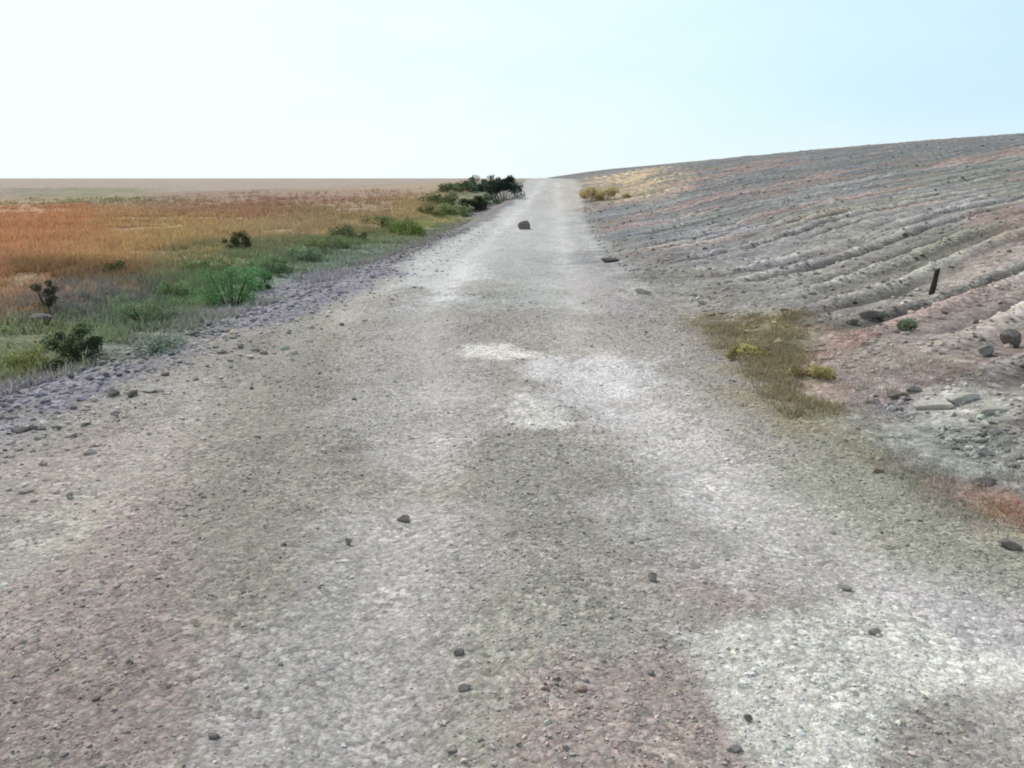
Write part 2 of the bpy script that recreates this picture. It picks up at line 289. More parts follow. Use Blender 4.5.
# ------------------------------------------------------------------ materials
def new_mat(name):
    m = bpy.data.materials.new(name); m.use_nodes = True
    nt = m.node_tree; b = nt.nodes["Principled BSDF"]
    b.inputs["Roughness"].default_value = 0.9
    b.inputs["Specular IOR Level"].default_value = 0.15
    return m, nt, b
def N(nt, t, **kw):
    n = nt.nodes.new(t)
    for k, v in kw.items():
        if k.startswith("i_"): n.inputs[k[2:].replace("_", " ")].default_value = v
        else: setattr(n, k, v)
    return n
def mathn(nt, op, a, b):
    n = N(nt, "ShaderNodeMath", operation=op)
    for i, v in enumerate((a, b)):
        if isinstance(v, (int, float)): n.inputs[i].default_value = v
        else: nt.links.new(v, n.inputs[i])
    return n.outputs[0]
def ramp(nt, fac, a, b, lo, hi):
    n = N(nt, "ShaderNodeMapRange"); n.inputs[1].default_value = a; n.inputs[2].default_value = b
    n.inputs[3].default_value = lo; n.inputs[4].default_value = hi
    nt.links.new(fac, n.inputs[0]); return n.outputs[0]

def earth(name, cell, strength, amp=1.0):
    """crushed stone and soil: attribute colour, broken up by pebble cells at two sizes"""
    m, nt, b = new_mat(name); L = nt.links.new
    at = N(nt, "ShaderNodeAttribute", attribute_name="Col")
    tc = N(nt, "ShaderNodeTexCoord")
    wn = N(nt, "ShaderNodeTexNoise", i_Scale=6.0, i_Detail=3.0); L(tc.outputs["Object"], wn.inputs["Vector"])
    wm = N(nt, "ShaderNodeMix", data_type="VECTOR"); wm.inputs[0].default_value = 0.03
    L(tc.outputs["Object"], wm.inputs[4]); L(wn.outputs["Color"], wm.inputs[5])
    vec = wm.outputs[1]
    outs = []
    v1 = N(nt, "ShaderNodeTexVoronoi", i_Scale=cell); L(vec, v1.inputs["Vector"])
    v2 = N(nt, "ShaderNodeTexVoronoi", i_Scale=cell * 2.7); L(vec, v2.inputs["Vector"])
    s1 = N(nt, "ShaderNodeSeparateColor"); L(v1.outputs["Color"], s1.inputs[0])
    s2 = N(nt, "ShaderNodeSeparateColor"); L(v2.outputs["Color"], s2.inputs[0])
    n1 = N(nt, "ShaderNodeTexNoise", i_Scale=38.0, i_Detail=6.0, i_Roughness=0.7); L(vec, n1.inputs["Vector"])
    n2 = N(nt, "ShaderNodeTexNoise", i_Scale=2.6, i_Detail=5.0, i_Roughness=0.65); L(vec, n2.inputs["Vector"])
    # pebbles only where the mask lets them through
    msk = ramp(nt, n2.outputs["Fac"], 0.38, 0.62, 0.25, 1.0)
    k1 = ramp(nt, s1.outputs[0], 0, 1, 1 - 0.40 * amp, 1 + 0.38 * amp)
    k2 = ramp(nt, s2.outputs[0], 0, 1, 1 - 0.26 * amp, 1 + 0.26 * amp)
    k1m = mathn(nt, "ADD", 1.0, mathn(nt, "MULTIPLY", mathn(nt, "SUBTRACT", k1, 1.0), msk))
    k3 = ramp(nt, n1.outputs["Fac"], 0.25, 0.75, 1 - 0.30 * amp, 1 + 0.30 * amp)
    gap = ramp(nt, v1.outputs["Distance"], 0.0, 0.55, 1.06, 0.80)
    f = mathn(nt, "MULTIPLY", mathn(nt, "MULTIPLY", k1m, k2), mathn(nt, "MULTIPLY", k3, gap))
    mx = N(nt, "ShaderNodeVectorMath", operation="SCALE"); L(at.outputs["Color"], mx.inputs[0]); L(f, mx.inputs["Scale"])
    # small hue drift between pebbles
    hsv = N(nt, "ShaderNodeHueSaturation"); L(mx.outputs[0], hsv.inputs["Color"])
    L(ramp(nt, s1.outputs[1], 0, 1, 0.47, 0.53), hsv.inputs["Hue"]); L(ramp(nt, s2.outputs[2], 0, 1, 0.6, 1.25), hsv.inputs["Saturation"])
    L(hsv.outputs[0], b.inputs["Base Color"])
    hh = mathn(nt, "ADD", mathn(nt, "MULTIPLY", v1.outputs["Distance"], -0.7), mathn(nt, "ADD", mathn(nt, "MULTIPLY", v2.outputs["Distance"], -0.3), mathn(nt, "MULTIPLY", n1.outputs["Fac"], 0.8)))
    bp = N(nt, "ShaderNodeBump", i_Strength=strength, i_Distance=0.012); L(hh, bp.inputs["Height"]); L(bp.outputs[0], b.inputs["Normal"])
    return m

def attr_mat(name, rough=0.9, noise=0.0, scale=30, trans=0.0, bump=0.0):
    m, nt, b = new_mat(name); L = nt.links.new
    b.inputs["Roughness"].default_value = rough
    at = N(nt, "ShaderNodeAttribute", attribute_name="Col"); out = at.outputs["Color"]
    if noise:
        tc = N(nt, "ShaderNodeTexCoord")
        n = N(nt, "ShaderNodeTexNoise", i_Scale=scale, i_Detail=5.0, i_Roughness=0.65); L(tc.outputs["Object"], n.inputs["Vector"])
        mx = N(nt, "ShaderNodeVectorMath", operation="SCALE"); L(out, mx.inputs[0]); L(ramp(nt, n.outputs["Fac"], 0.25, 0.75, 1 - noise, 1 + noise), mx.inputs["Scale"])
        out = mx.outputs[0]
        if bump:
            bp = N(nt, "ShaderNodeBump", i_Strength=bump, i_Distance=0.01); L(n.outputs["Fac"], bp.inputs["Height"]); L(bp.outputs[0], b.inputs["Normal"])
    L(out, b.inputs["Base Color"])
    if trans:
        tr = N(nt, "ShaderNodeBsdfTranslucent"); L(out, tr.inputs["Color"])
        ms = N(nt, "ShaderNodeMixShader"); ms.inputs[0].default_value = trans
        L(b.outputs[0], ms.inputs[1]); L(tr.outputs[0], ms.inputs[2]); L(ms.outputs[0], nt.nodes["Material Output"].inputs["Surface"])
    return m

M_road = earth("crushed_stone", 34, 0.75, 0.95)
M_verge = earth("ditch_soil", 14, 0.8)
M_field = earth("field_soil", 7, 0.6, 0.9)
M_hill = earth("hillside_rubble", 13, 0.9, 1.0)
M_stone = attr_mat("loose_stone", 0.85, 0.35, 60, 0, 0.6)
M_grass = attr_mat("grass_blades", 0.8, 0, 30, 0.3)
M_leaf = attr_mat("leaves", 0.6, 0, 30, 0.25)

def simple_mat(name, col, var, scale, rough=0.9, stretch=(1, 1, 1)):
    m, nt, b = new_mat(name); L = nt.links.new; b.inputs["Roughness"].default_value = rough
    tc = N(nt, "ShaderNodeTexCoord"); mp = N(nt, "ShaderNodeMapping"); mp.inputs["Scale"].default_value = stretch
    L(tc.outputs["Object"], mp.inputs[0])
    n = N(nt, "ShaderNodeTexNoise", i_Scale=scale, i_Detail=6.0, i_Roughness=0.7); L(mp.outputs[0], n.inputs["Vector"])
    rp = N(nt, "ShaderNodeValToRGB"); c = srgb(col)
    rp.color_ramp.elements[0].position = 0.3; rp.color_ramp.elements[1].position = 0.7
    rp.color_ramp.elements[0].color = tuple(c * (1 - var)) + (1,); rp.color_ramp.elements[1].color = tuple(c * (1 + var)) + (1,)
    L(n.outputs["Fac"], rp.inputs[0]); L(rp.outputs[0], b.inputs["Base Color"])
    bp = N(nt, "ShaderNodeBump", i_Strength=0.7, i_Distance=0.01); L(n.outputs["Fac"], bp.inputs["Height"]); L(bp.outputs[0], b.inputs["Normal"])
    return m
M_wood = simple_mat("weathered_wood", (62, 58, 54), 0.45, 30, 0.9, (1, 1, 0.15))
M_dark = simple_mat("dark_rock", (116, 111, 106), 0.45, 22)
M_pale = simple_mat("pale_rock", (176, 173, 164), 0.3, 14)
M_grey = simple_mat("grey_rock", (134, 131, 126), 0.35, 16)
M_brown = simple_mat("brown_rock", (132, 112, 98), 0.35, 16)
M_stem = simple_mat("twig_bark", (78, 66, 52), 0.3, 20)

# ------------------------------------------------------------------ ground sheets
ys = list(np.arange(-10, 1.5, 0.25)); y = 1.5
while y < 3200:
    ys.append(y); y += max(0.022, 0.0078 * y) if y < 400 else 0.05 * y
ys = np.array(ys)
nr = 250
s_road = np.linspace(0, 1, nr)
def outward(d0, g, dmax):
    d = [0.0]; st = d0
    while d[-1] < dmax:
        st = max(d0, g * d[-1]); 
        if d[-1] > 150: st = 0.06 * d[-1]
        d.append(d[-1] + st)
    return np.array(d)
dL = outward(0.03, 0.013, 2600); dR = outward(0.028, 0.0125, 2200)
kv = int(np.searchsorted(dL, 3.6))
def sheet(name, X, mat, label):
    Y = np.broadcast_to(ys[:, None], X.shape)
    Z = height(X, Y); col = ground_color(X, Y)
    r, c = X.shape
    idx = np.arange(r * c).reshape(r, c)
    F = np.stack([idx[:-1, :-1], idx[:-1, 1:], idx[1:, 1:], idx[1:, :-1]], -1).reshape(-1, 4)
    o = mesh_obj(name, np.stack([X, Y, Z], -1).reshape(-1, 3), F, mat, col.reshape(-1, 3))
    return tag(o, label, "ground", kind="structure")
xl = XL(ys)[:, None]; xr = XR(ys)[:, None]
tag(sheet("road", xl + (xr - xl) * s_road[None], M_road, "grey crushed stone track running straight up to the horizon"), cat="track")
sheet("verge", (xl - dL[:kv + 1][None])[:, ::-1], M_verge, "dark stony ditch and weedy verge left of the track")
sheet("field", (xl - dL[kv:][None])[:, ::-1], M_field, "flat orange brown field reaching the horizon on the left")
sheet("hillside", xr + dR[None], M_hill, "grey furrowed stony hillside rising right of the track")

# ------------------------------------------------------------------ stones
def ico(level, seed, sq=(1, 0.8, 0.6), amp=0.25):
    import bmesh
    r = random.Random(seed)
    bm = bmesh.new(); bmesh.ops.create_icosphere(bm, subdivisions=level, radius=1)
    V = np.array([v.co[:] for v in bm.verts]); F = np.array([[v.index for v in f.verts] for f in bm.faces]); bm.free()
    # cut with random planes for facets
    for k in range(9):
        n = np.array([r.gauss(0, 1), r.gauss(0, 1), r.gauss(0, 1)]); n /= np.linalg.norm(n)
        h = r.uniform(0.42, 0.8); d = V @ n - h
        V = V - np.outer(np.clip(d, 0, None), n) * 0.92
    V = V * (1 + amp * 0.35 * (np.array([r.uniform(-1, 1) for _ in range(len(V))]))[:, None])
    return V * np.array(sq), F

def scatter_stones(name, xs, ys_, sz, colk, label, cat, lvl=1, seed=5, own=None):
    n = len(xs); variants = [ico(lvl, seed + k, (1, r_, f_), 0.3) for k, (r_, f_) in enumerate([(0.8, 0.55), (0.7, 0.6), (0.9, 0.5), (0.65, 0.45), (0.85, 0.7), (0.75, 0.5)])]
    nv = len(variants[0][0]); F0 = variants[0][1]
    which = rng.integers(0, len(variants), n)
    base = np.stack([v[0] for v in variants])[which]
    a = rng.uniform(0, 2 * math.pi, n); ca, sa = np.cos(a)[:, None], np.sin(a)[:, None]
    t = rng.normal(0, 0.25, n)[:, None]
    bx = base[..., 0]; by = base[..., 1]; bz = base[..., 2]
    by, bz = by * np.cos(t) - bz * np.sin(t), by * np.sin(t) + bz * np.cos(t)
    X = (bx * ca - by * sa) * sz[:, None] + xs[:, None]
    Y = (bx * sa + by * ca) * sz[:, None] + ys_[:, None]
    Z = bz * sz[:, None] + (height(xs, ys_) + sz * 0.18)[:, None]
    V = np.stack([X, Y, Z], -1).reshape(-1, 3)
    F = (F0[None] + (np.arange(n) * nv)[:, None, None]).reshape(-1, 3)
    g = ground_color(xs, ys_)
    col = np.repeat(g * colk[:, None], nv, 0)
    hue = rng.normal(0, 0.035, (n, 3)); col = np.clip(col * (1 + np.repeat(hue, nv, 0)), 0.01, 0.8)
    return tag(mesh_obj(name, V, F, M_stone, col, smooth=False), label, cat, kind="stuff")

# fine gravel on the track
n = 120000
yy = np.exp(rng.uniform(math.log(1.6), math.log(13), n)); t = rng.uniform(-0.05, 1.05, n)
xx = XL(yy) + (XR(yy) - XL(yy)) * t
keep = (fbm(xx * 1.1, yy * 0.9, 3, 201) + rng.uniform(-0.5, 0.5, n) > -0.15) & (rng.random(n) > 0.8 * lanes(xx, yy))
xx, yy = xx[keep], yy[keep]; n = len(xx)
sz = np.clip(rng.lognormal(math.log(0.0048), 0.5, n), 0.0025, 0.022) * (0.75 + yy * 0.07)
dk = np.clip(rng.normal(1.13, 0.30, n), 0.4, 1.9)
scatter_stones("gravel", xx, yy, sz, dk, "loose crushed gravel strewn over the track", "gravel", 1)
# stones of the ditch
n = 7000
yy = np.exp(rng.uniform(math.log(3), math.log(30), n)); xx = XL(yy) - rng.normal(0.8, 0.75, n)
sz = np.clip(rng.lognormal(math.log(0.022), 0.5, n), 0.008, 0.075)
scatter_stones("ditch_rubble", xx, yy, sz, np.clip(rng.normal(1.02, 0.35, n), 0.35, 1.9), "dark rubble lying in the ditch left of the track", "rubble", 1, 15)
# rubble of the hillside, thicker on the furrow crests
n = 22000
yy = np.exp(rng.uniform(math.log(2.5), math.log(60), n)); xx = XR(yy) + 0.5 + rng.uniform(0, 1, n) ** 1.5 * (2 + yy * 0.75)
keep = furrow(xx, yy) + rng.uniform(-0.7, 0.7, n) > 0.0
xx, yy = xx[keep], yy[keep]; n = len(xx)
sz = np.clip(rng.lognormal(math.log(0.023), 0.5, n), 0.008, 0.075) * (0.8 + yy * 0.02)
scatter_stones("hillside_rubble", xx, yy, sz, np.clip(rng.normal(1.08, 0.36, n), 0.35, 1.8), "broken grey stones littering the furrowed hillside", "rubble", 1, 25)

# ------------------------------------------------------------------ grass
def blades(name, xs, ys_, h, w, colfun, label, cat, lean=0.5, per=1, spread=0.05):
    xs = np.repeat(xs, per) + rng.normal(0, spread, len(xs) * per)
    ys_ = np.repeat(ys_, per) + rng.normal(0, spread, len(ys_) * per)
    h = np.repeat(h, per) * rng.uniform(0.6, 1.25, len(xs)); w = np.repeat(w, per)
    z = height(xs, ys_) - 0.01; n = len(xs)
    a = rng.uniform(0, 2 * math.pi, n); la = rng.uniform(0, 2 * math.pi, n); l = np.abs(rng.normal(0, lean, n)) * h
    dx, dy = np.cos(a) * w, np.sin(a) * w
    mx, my = xs + np.cos(la) * l * 0.35, ys_ + np.sin(la) * l * 0.35
    tx, ty = xs + np.cos(la) * l, ys_ + np.sin(la) * l
    V = np.stack([np.stack([xs - dx, ys_ - dy, z], -1), np.stack([xs + dx, ys_ + dy, z], -1),
                  np.stack([mx + dx * .7, my + dy * .7, z + h * 0.6], -1), np.stack([mx - dx * .7, my - dy * .7, z + h * 0.6], -1),
                  np.stack([tx, ty, z + h * np.sqrt(np.clip(1 - (l / h / 1.6) ** 2, 0.2, 1))], -1)], 1).reshape(-1, 3)
    b = (np.arange(n) * 5)[:, None]
    F = np.concatenate([b + np.array([0, 1, 2]), b + np.array([0, 2, 3]), b + np.array([3, 2, 4])])
    c = colfun(xs, ys_) * rng.normal(1, 0.2, n)[:, None] * (1 + rng.normal(0, 0.05, (n, 3)))
    c = np.clip(np.repeat(c, 5, 0), 0.004, 0.8)
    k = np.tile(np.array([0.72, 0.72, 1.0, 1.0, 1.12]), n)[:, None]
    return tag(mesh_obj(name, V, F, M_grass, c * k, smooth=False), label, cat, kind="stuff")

gc = lambda k: (lambda x, y: ground_color(x, y) * k)
# tall dry field grass
n = 190000
yy = np.exp(rng.uniform(math.log(4), math.log(80), n)); xx = XL(yy) - 3.0 - rng.uniform(0, 1, n) ** 1.3 * (3 + yy * 0.95)
gh = fbm(xx * 0.45, yy * 0.45, 3, 221)
keep = (gh + 0.6 * fbm(xx * 2.2, yy * 2.2, 2, 222) + rng.uniform(-0.3, 0.3, n) > -0.12) & (rng.random(n) > sstep(30, 62, yy))
xx, yy = xx[keep], yy[keep]; D = np.hypot(xx, yy)
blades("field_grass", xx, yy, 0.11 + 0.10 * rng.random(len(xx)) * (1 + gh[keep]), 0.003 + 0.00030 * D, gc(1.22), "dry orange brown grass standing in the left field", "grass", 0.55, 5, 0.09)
# weeds of the verge
n = 19000
yy = np.exp(rng.uniform(math.log(3.2), math.log(45), n)); xx = XL(yy) - 1.1 - rng.beta(1.5, 1.8, n) * 4.4
keep = fbm(xx * 0.9, yy * 0.7, 3, 231) + rng.uniform(-0.35, 0.35, n) > -0.05
xx, yy = xx[keep], yy[keep]; D = np.hypot(xx, yy)
blades("verge_weeds", xx, yy, 0.08 + 0.07 * rng.random(len(xx)), 0.003 + 0.0004 * D, gc(np.array([1.55, 1.55, 1.42])), "low green weeds growing along the ditch", "weeds", 0.8, 9, 0.06)
# short grass at the foot of the bank
n = 9000
yy = np.exp(rng.uniform(math.log(3), math.log(15), n)); xx = XR(yy) - 0.1 + rng.uniform(0, 1.5, n)
keep = fbm(xx * 1.4, yy * 0.9, 3, 241) + rng.uniform(-0.3, 0.3, n) > 0.05
xx, yy = xx[keep], yy[keep]
blades("bank_grass", xx, yy, 0.025 + 0.03 * rng.random(len(xx)), np.full(len(xx), 0.0028), gc(1.25), "short olive grass at the foot of the bank", "grass", 0.9, 8, 0.05)

n = 15000
yy = rng.uniform(4.6, 10.5, n); xx = XR(yy) + rng.uniform(-0.3, 1.9, n)
gcol = ground_color(xx, yy); ol = gcol[:, 1] / (gcol[:, 2] + 1e-6)          # only where the soil is olive
keep = (ol > 1.45) & (fbm(xx * 1.6, yy * 1.4, 3, 251) + rng.uniform(-0.4, 0.4, n) > -0.15)
xx, yy = xx[keep], yy[keep]
blades("bank_weeds", xx, yy, 0.03 + 0.05 * rng.random(len(xx)), np.full(len(xx), 0.004), gc(1.2), "olive ochre dry weeds covering the strip between track and slope", "weeds", 0.8, 6, 0.04)

# ------------------------------------------------------------------ single stones
def stone(x, y_, s, mat, label, cat="stone", name="stone", group=None, sq=(1, 0.8, 0.6), seed=1, rot=0, sink=0.1):
    V, F = ico(3, seed, sq, 0.10)
    o = mesh_obj(name, V * s * 1.0, F, mat, smooth=False)
    o.location = (x, y_, float(height(np.array([x]), np.array([y_]))[0]) + s * sq[2] * (1 - sink * 2) - s * sq[2] * 0.25)
    o.rotation_euler = (R(random.uniform(-8, 8)), R(random.uniform(-8, 8)), R(rot))
    return tag(o, label, cat, group)
#ITEMS
STONES = [
    (-0.69, 3.98, 0.046, M_dark, "small dark flat stone alone in the middle of the track", None, (1,0.6,0.5)),
    (-0.29, 2.70, 0.023, M_dark, "upper of two dark stones close together on the near track", None, (1,0.7,0.5)),
    (-0.25, 2.49, 0.024, M_grey, "lower grey one of the stone pair on the near track", None, (1,0.7,0.55)),
    (-0.26, 2.20, 0.020, M_grey, "grey stone at the very bottom of the photo below the stone pair", None, (1,0.9,0.5)),
    (-0.98, 2.21, 0.019, M_dark, "dark stone at the edge of the pinkish brown soil patch", None, (1,0.8,0.5)),
    (-1.43, 2.38, 0.016, M_dark, "small dark stone embedded in the pinkish brown soil at left", None, (1,0.8,0.5)),
    (0.57, 2.21, 0.027, M_grey, "flat grey stone at the lower tip of the white gravel patch", None, (1,0.6,0.4)),
    (1.25, 2.94, 0.026, M_grey, "grey stone on the upper edge of the white gravel patch", None, (1,0.8,0.6)),
    (0.65, 2.37, 0.019, M_dark, "dark stone inside the left side of the white gravel patch", None, (1,0.8,0.6)),
    (0.14, 2.48, 0.021, M_brown, "brown stone on the pinkish soil near the bottom centre", None, (1,0.8,0.5)),
    (0.37, 2.59, 0.020, M_grey, "grey stone between the pinkish soil and the white gravel", None, (1,0.8,0.5)),
    (-0.90, 3.65, 0.030, M_grey, "upright grey stone on the left half of the track", None, (0.6,0.6,0.9)),
    (0.47, 3.31, 0.030, M_grey, "grey stone left of the small pink soil spot", None, (0.7,0.7,0.9)),
    (2.16, 3.73, 0.060, M_dark, "dark boulder by the orange brown earth at the right edge", None, (1,0.8,0.5)),
    (2.66, 6.30, 0.081, M_dark, "dark blocky rock leading a pair above the bluish patch on the bank", None, (1,0.8,0.6)),
    (2.81, 6.37, 0.064, M_grey, "grey rock just right of the dark blocky rock", None, (1,0.8,0.6)),
    (2.78, 5.95, 0.111, M_pale, "leftmost pale slab lying on the bank", 'pale slabs lying on the bank', (1.3,0.8,0.35)),
    (2.98, 5.98, 0.112, M_pale, "middle pale slab lying on the bank", 'pale slabs lying on the bank', (1.3,0.8,0.35)),
    (3.04, 5.68, 0.103, M_pale, "rightmost pale slab lying on the bank", 'pale slabs lying on the bank', (1.4,0.8,0.3)),
    (4.08, 7.49, 0.107, M_dark, "dark rock high on the bank above the pale slabs", None, (1,0.8,0.9)),
    (3.67, 7.09, 0.080, M_grey, "grey rock left of the dark rock above the pale slabs", None, (1,0.8,0.8)),
    (3.53, 9.23, 0.115, M_dark, "long dark rock on the furrow left of the short stake", None, (1.4,0.6,0.45)),
    (3.21, 8.95, 0.079, M_dark, "small dark rock at the lower end of the same furrow", None, (1.3,0.7,0.5)),
    (1.94, 4.75, 0.035, M_brown, "brown stone at the foot of the bank among short grass", None, (1,0.8,0.6)),
    (2.45, 4.56, 0.053, M_dark, "dark stone above the orange brown earth on the bank", None, (1.3,0.7,0.5)),
    (1.28, 3.34, 0.029, M_grey, "greenish grey stone beside the right edge of the track", None, (1.2,0.7,0.5)),
    (2.12, 8.20, 0.092, M_brown, "brown rock half hidden in the olive grass patch", None, (1.3,0.7,0.45)),
    (1.34, 17.53, 0.159, M_dark, "dark low rock on the right shoulder of the far track", None, (1.4,0.7,0.4)),
    (1.44, 12.43, 0.114, M_pale, "pale rock on the right shoulder where the bank begins", None, (1.1,0.8,0.6)),
    (-3.19, 5.61, 0.044, M_pale, "pale stone at the left edge of the track by the dark ditch", None, (1,0.8,0.5)),
    (-3.54, 5.40, 0.054, M_dark, "dark stone in the purple grey ditch edge at far left", None, (1.2,0.8,0.5)),
    (-3.14, 6.48, 0.054, M_pale, "small pale stone near the top of the purple grey rubble", None, (1.2,0.8,0.5)),
    (-6.59, 10.80, 0.147, M_dark, "dark blue grey rock in the ditch below the orange grass", None, (1.5,0.8,0.5)),
]
for i, (x, y, s, m, l, g, sq) in enumerate(STONES):
    stone(x, y, s, m, l, "rock" if s > 0.12 else "stone", "rock" if s > 0.12 else "stone", g, sq, 300 + i, (i * 47) % 50 - 25)
stone(-0.68, 28.57, 0.22, M_dark, "dark squarish boulder sitting on the far part of the track", "boulder", "boulder", None, (1, 0.9, 0.9), 81, 40)
BUSHES = [
    (-4.81, 8.51, 0.58, 0.56, (52, 66, 44), "dark green shrub nearest the camera in the left ditch", 1500),
    (-4.76, 12.76, 1.00, 0.88, (98, 134, 88), "bright green leafy bush in the middle of the ditch", 1500),
    (-5.08, 14.93, 0.63, 0.53, (84, 124, 76), "smaller bright green bush touching the right side of the brightest bush", 700),
    (-7.43, 20.58, 0.67, 0.62, (60, 70, 44), "dark little bush at the edge of the orange field", 600),
    (-5.46, 11.35, 0.89, 0.46, (104, 122, 92), "low spreading grey green bush behind the dark shrub", 1000),
    (-7.84, 15.22, 0.69, 0.31, (72, 74, 44), "flat dark olive bush in front of the orange grass", 500),
    (-6.82, 11.38, 0.38, 0.59, (64, 62, 48), "thin dark brown bush at the left below the orange grass", 600),
    (-5.90, 26.24, 1.26, 0.59, (86, 98, 66), "low olive bush halfway along the field edge", 600),
    (-4.75, 29.27, 1.53, 0.77, (112, 128, 70), "yellow green bush close to the left side of the far track", 800),
    (-5.13, 38.67, 1.37, 0.71, (118, 116, 76), "pale olive bush left of the dark round shrub", 500),
    (-3.48, 42.69, 1.31, 1.05, (56, 64, 42), "dark round shrub in the row beside the far track", 800),
    (-5.87, 55.08, 1.95, 0.64, (104, 112, 84), "long low grey green bush on the skyline", 600),
    (-4.55, 59.29, 2.09, 1.08, (62, 78, 64), "middle green bush on the skyline", 700),
    (-2.26, 48.22, 2.27, 1.56, (38, 54, 44), "tall dark bush on the skyline right beside the track", 1500),
    (-2.86, 45.46, 1.39, 0.76, (90, 106, 78), "small green bush at the foot of the tallest skyline bush", 500),
    (-5.22, 57.66, 1.63, 0.75, (84, 98, 74), "low green bush between the grey green one and the middle one on the skyline", 500),
    (-5.88, 30.71, 1.32, 0.53, (110, 118, 80), "low dull olive bush left of the yellow green bush", 500),
    (-5.75, 19.98, 1.13, 0.38, (106, 124, 96), "long low pale green bush below the dull green one", 700),
    (-5.94, 13.45, 0.69, 0.38, (110, 130, 92), "pale green bush left of the brightest bush", 700),
    (-3.82, 8.19, 0.54, 0.21, (122, 132, 118), "flat pale grey green bush on the rubble beside the ditch", 700),
    (-3.65, 60.26, 1.70, 1.17, (50, 66, 52), "dark bush joining the middle skyline bush to the tallest one", 700),
    (-5.36, 44.41, 2.10, 0.81, (92, 106, 70), "dull green bush just below the long skyline bush", 600),
    (-4.13, 39.86, 1.60, 0.67, (104, 116, 78), "grey green bush between the yellow green bush and the dark round shrub", 500),
    (-5.76, 22.40, 1.20, 0.42, (100, 114, 72), "long dull green bush right of the dark little bush", 600),
    (-5.67, 17.49, 1.08, 0.38, (104, 126, 88), "wide green bush behind the smaller bright green bush", 700),
    (-6.55, 16.02, 1.02, 0.36, (98, 108, 70), "long olive bush behind the brightest bush", 700),
    (3.11, 44.54, 2.83, 0.75, (176, 156, 118), "flat pale tan dry bush right of the track at the skyline", 1300),
    (3.57, 8.39, 0.20, 0.14, (112, 126, 100), "tiny green plant below the short stake on the hillside", 300),
    (1.93, 8.07, 0.50, 0.13, (150, 142, 96), "low olive tuft on the left of the bank grass patch", 600),
    (2.27, 7.11, 0.41, 0.14, (158, 148, 104), "low olive tuft on the right of the bank grass patch", 600),
    (-5.37, 8.34, 0.57, 0.29, (112, 116, 70), "low yellow olive tuft at the left edge of the photo", 700),
]
STAKE = (4.63, 10.35)

def empty(name, x, y, rz=0):
    o = bpy.data.objects.new(name, None); C.objects.link(o)
    o.location = (x, y, float(height(np.array([x]), np.array([y]))[0])); o.rotation_euler = (0, 0, rz)
    return o

def bush(x, y, w, h, colr, label, n, seed):
    r = np.random.default_rng(seed); n = int(n * 2.6)
    root = empty("tuft" if "tuft" in label or "plant" in label else "bush", x, y)
    cat = "grass tuft" if "tuft" in label else ("plant" if "plant" in label else "bush")
    tag(root, label, cat, "bushes and shrubs beside the track" if cat == "bush" else None)
    # clumps spread through the crown, leaves round each clump
    K = 16 + int(r.integers(0, 8))
    cx = r.uniform(-0.42, 0.42, K) * w; cy = r.uniform(-0.4, 0.4, K) * w
    cz = h * (0.10 + 0.70 * r.random(K)) * (1 - 0.6 * (np.hypot(cx, cy) / (w * 0.55)) ** 2)
    cr = r.uniform(0.11, 0.22, K) * min(w * 0.8, h * 1.9)
    sh = r.uniform(0.6, 1.35, K)
    k = r.integers(0, K, n)
    d = r.normal(0, 1, (n, 3)); d /= np.linalg.norm(d, axis=1)[:, None]; rad = cr[k] * r.random(n) ** 0.4
    P = np.stack([cx[k], cy[k], cz[k]], -1) + d * rad[:, None] * np.array([1.15, 1.15, 0.9])
    P[:, 2] = np.clip(P[:, 2], 0.01, None)
    D = math.hypot(x, y); ls = max(0.008, 0.0007 * D) * r.uniform(0.7, 1.5, n)
    a = r.normal(0, 1, (n, 3)); a[:, 2] = np.abs(a[:, 2]) * 0.8 + 0.2; a /= np.linalg.norm(a, axis=1)[:, None]
    b = np.cross(a, r.normal(0, 1, (n, 3))); b /= np.linalg.norm(b, axis=1)[:, None]
    A = a * (ls * 1.7)[:, None]; B = b * (ls * 0.62)[:, None]
    V = np.stack([P - A, P + B, P + A, P - B], 1).reshape(-1, 3)
    F = np.arange(n * 4).reshape(n, 4)
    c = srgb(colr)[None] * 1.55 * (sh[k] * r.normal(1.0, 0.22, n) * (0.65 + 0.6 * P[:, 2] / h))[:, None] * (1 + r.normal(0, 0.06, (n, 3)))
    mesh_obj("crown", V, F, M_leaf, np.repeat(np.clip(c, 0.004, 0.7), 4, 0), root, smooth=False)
    # stems
    vs, fs = [], []
    for j in range(K):
        p0 = np.array([cx[j] * 0.15, cy[j] * 0.15, -0.04]); p1 = np.array([cx[j] * 0.6, cy[j] * 0.6, cz[j] * 0.55]); p2 = np.array([cx[j], cy[j], cz[j] + cr[j] * 0.4])
        pts = [p0, p1, p2]; rr = [0.009 * h + 0.003, 0.006 * h + 0.002, 0.001]; b0 = len(vs)
        for p, q in zip(pts, rr):
            for t in range(5): vs.append(p + np.array([math.cos(t * 1.2566), math.sin(t * 1.2566), 0]) * q)
        for s_ in range(2):
            for t in range(5): fs.append([b0 + s_ * 5 + t, b0 + s_ * 5 + (t + 1) % 5, b0 + s_ * 5 + 5 + (t + 1) % 5, b0 + s_ * 5 + 5 + t])
    mesh_obj("stem", vs, fs, M_stem, None, root)
    return root
for i, b in enumerate(BUSHES): bush(*b, 900 + i)

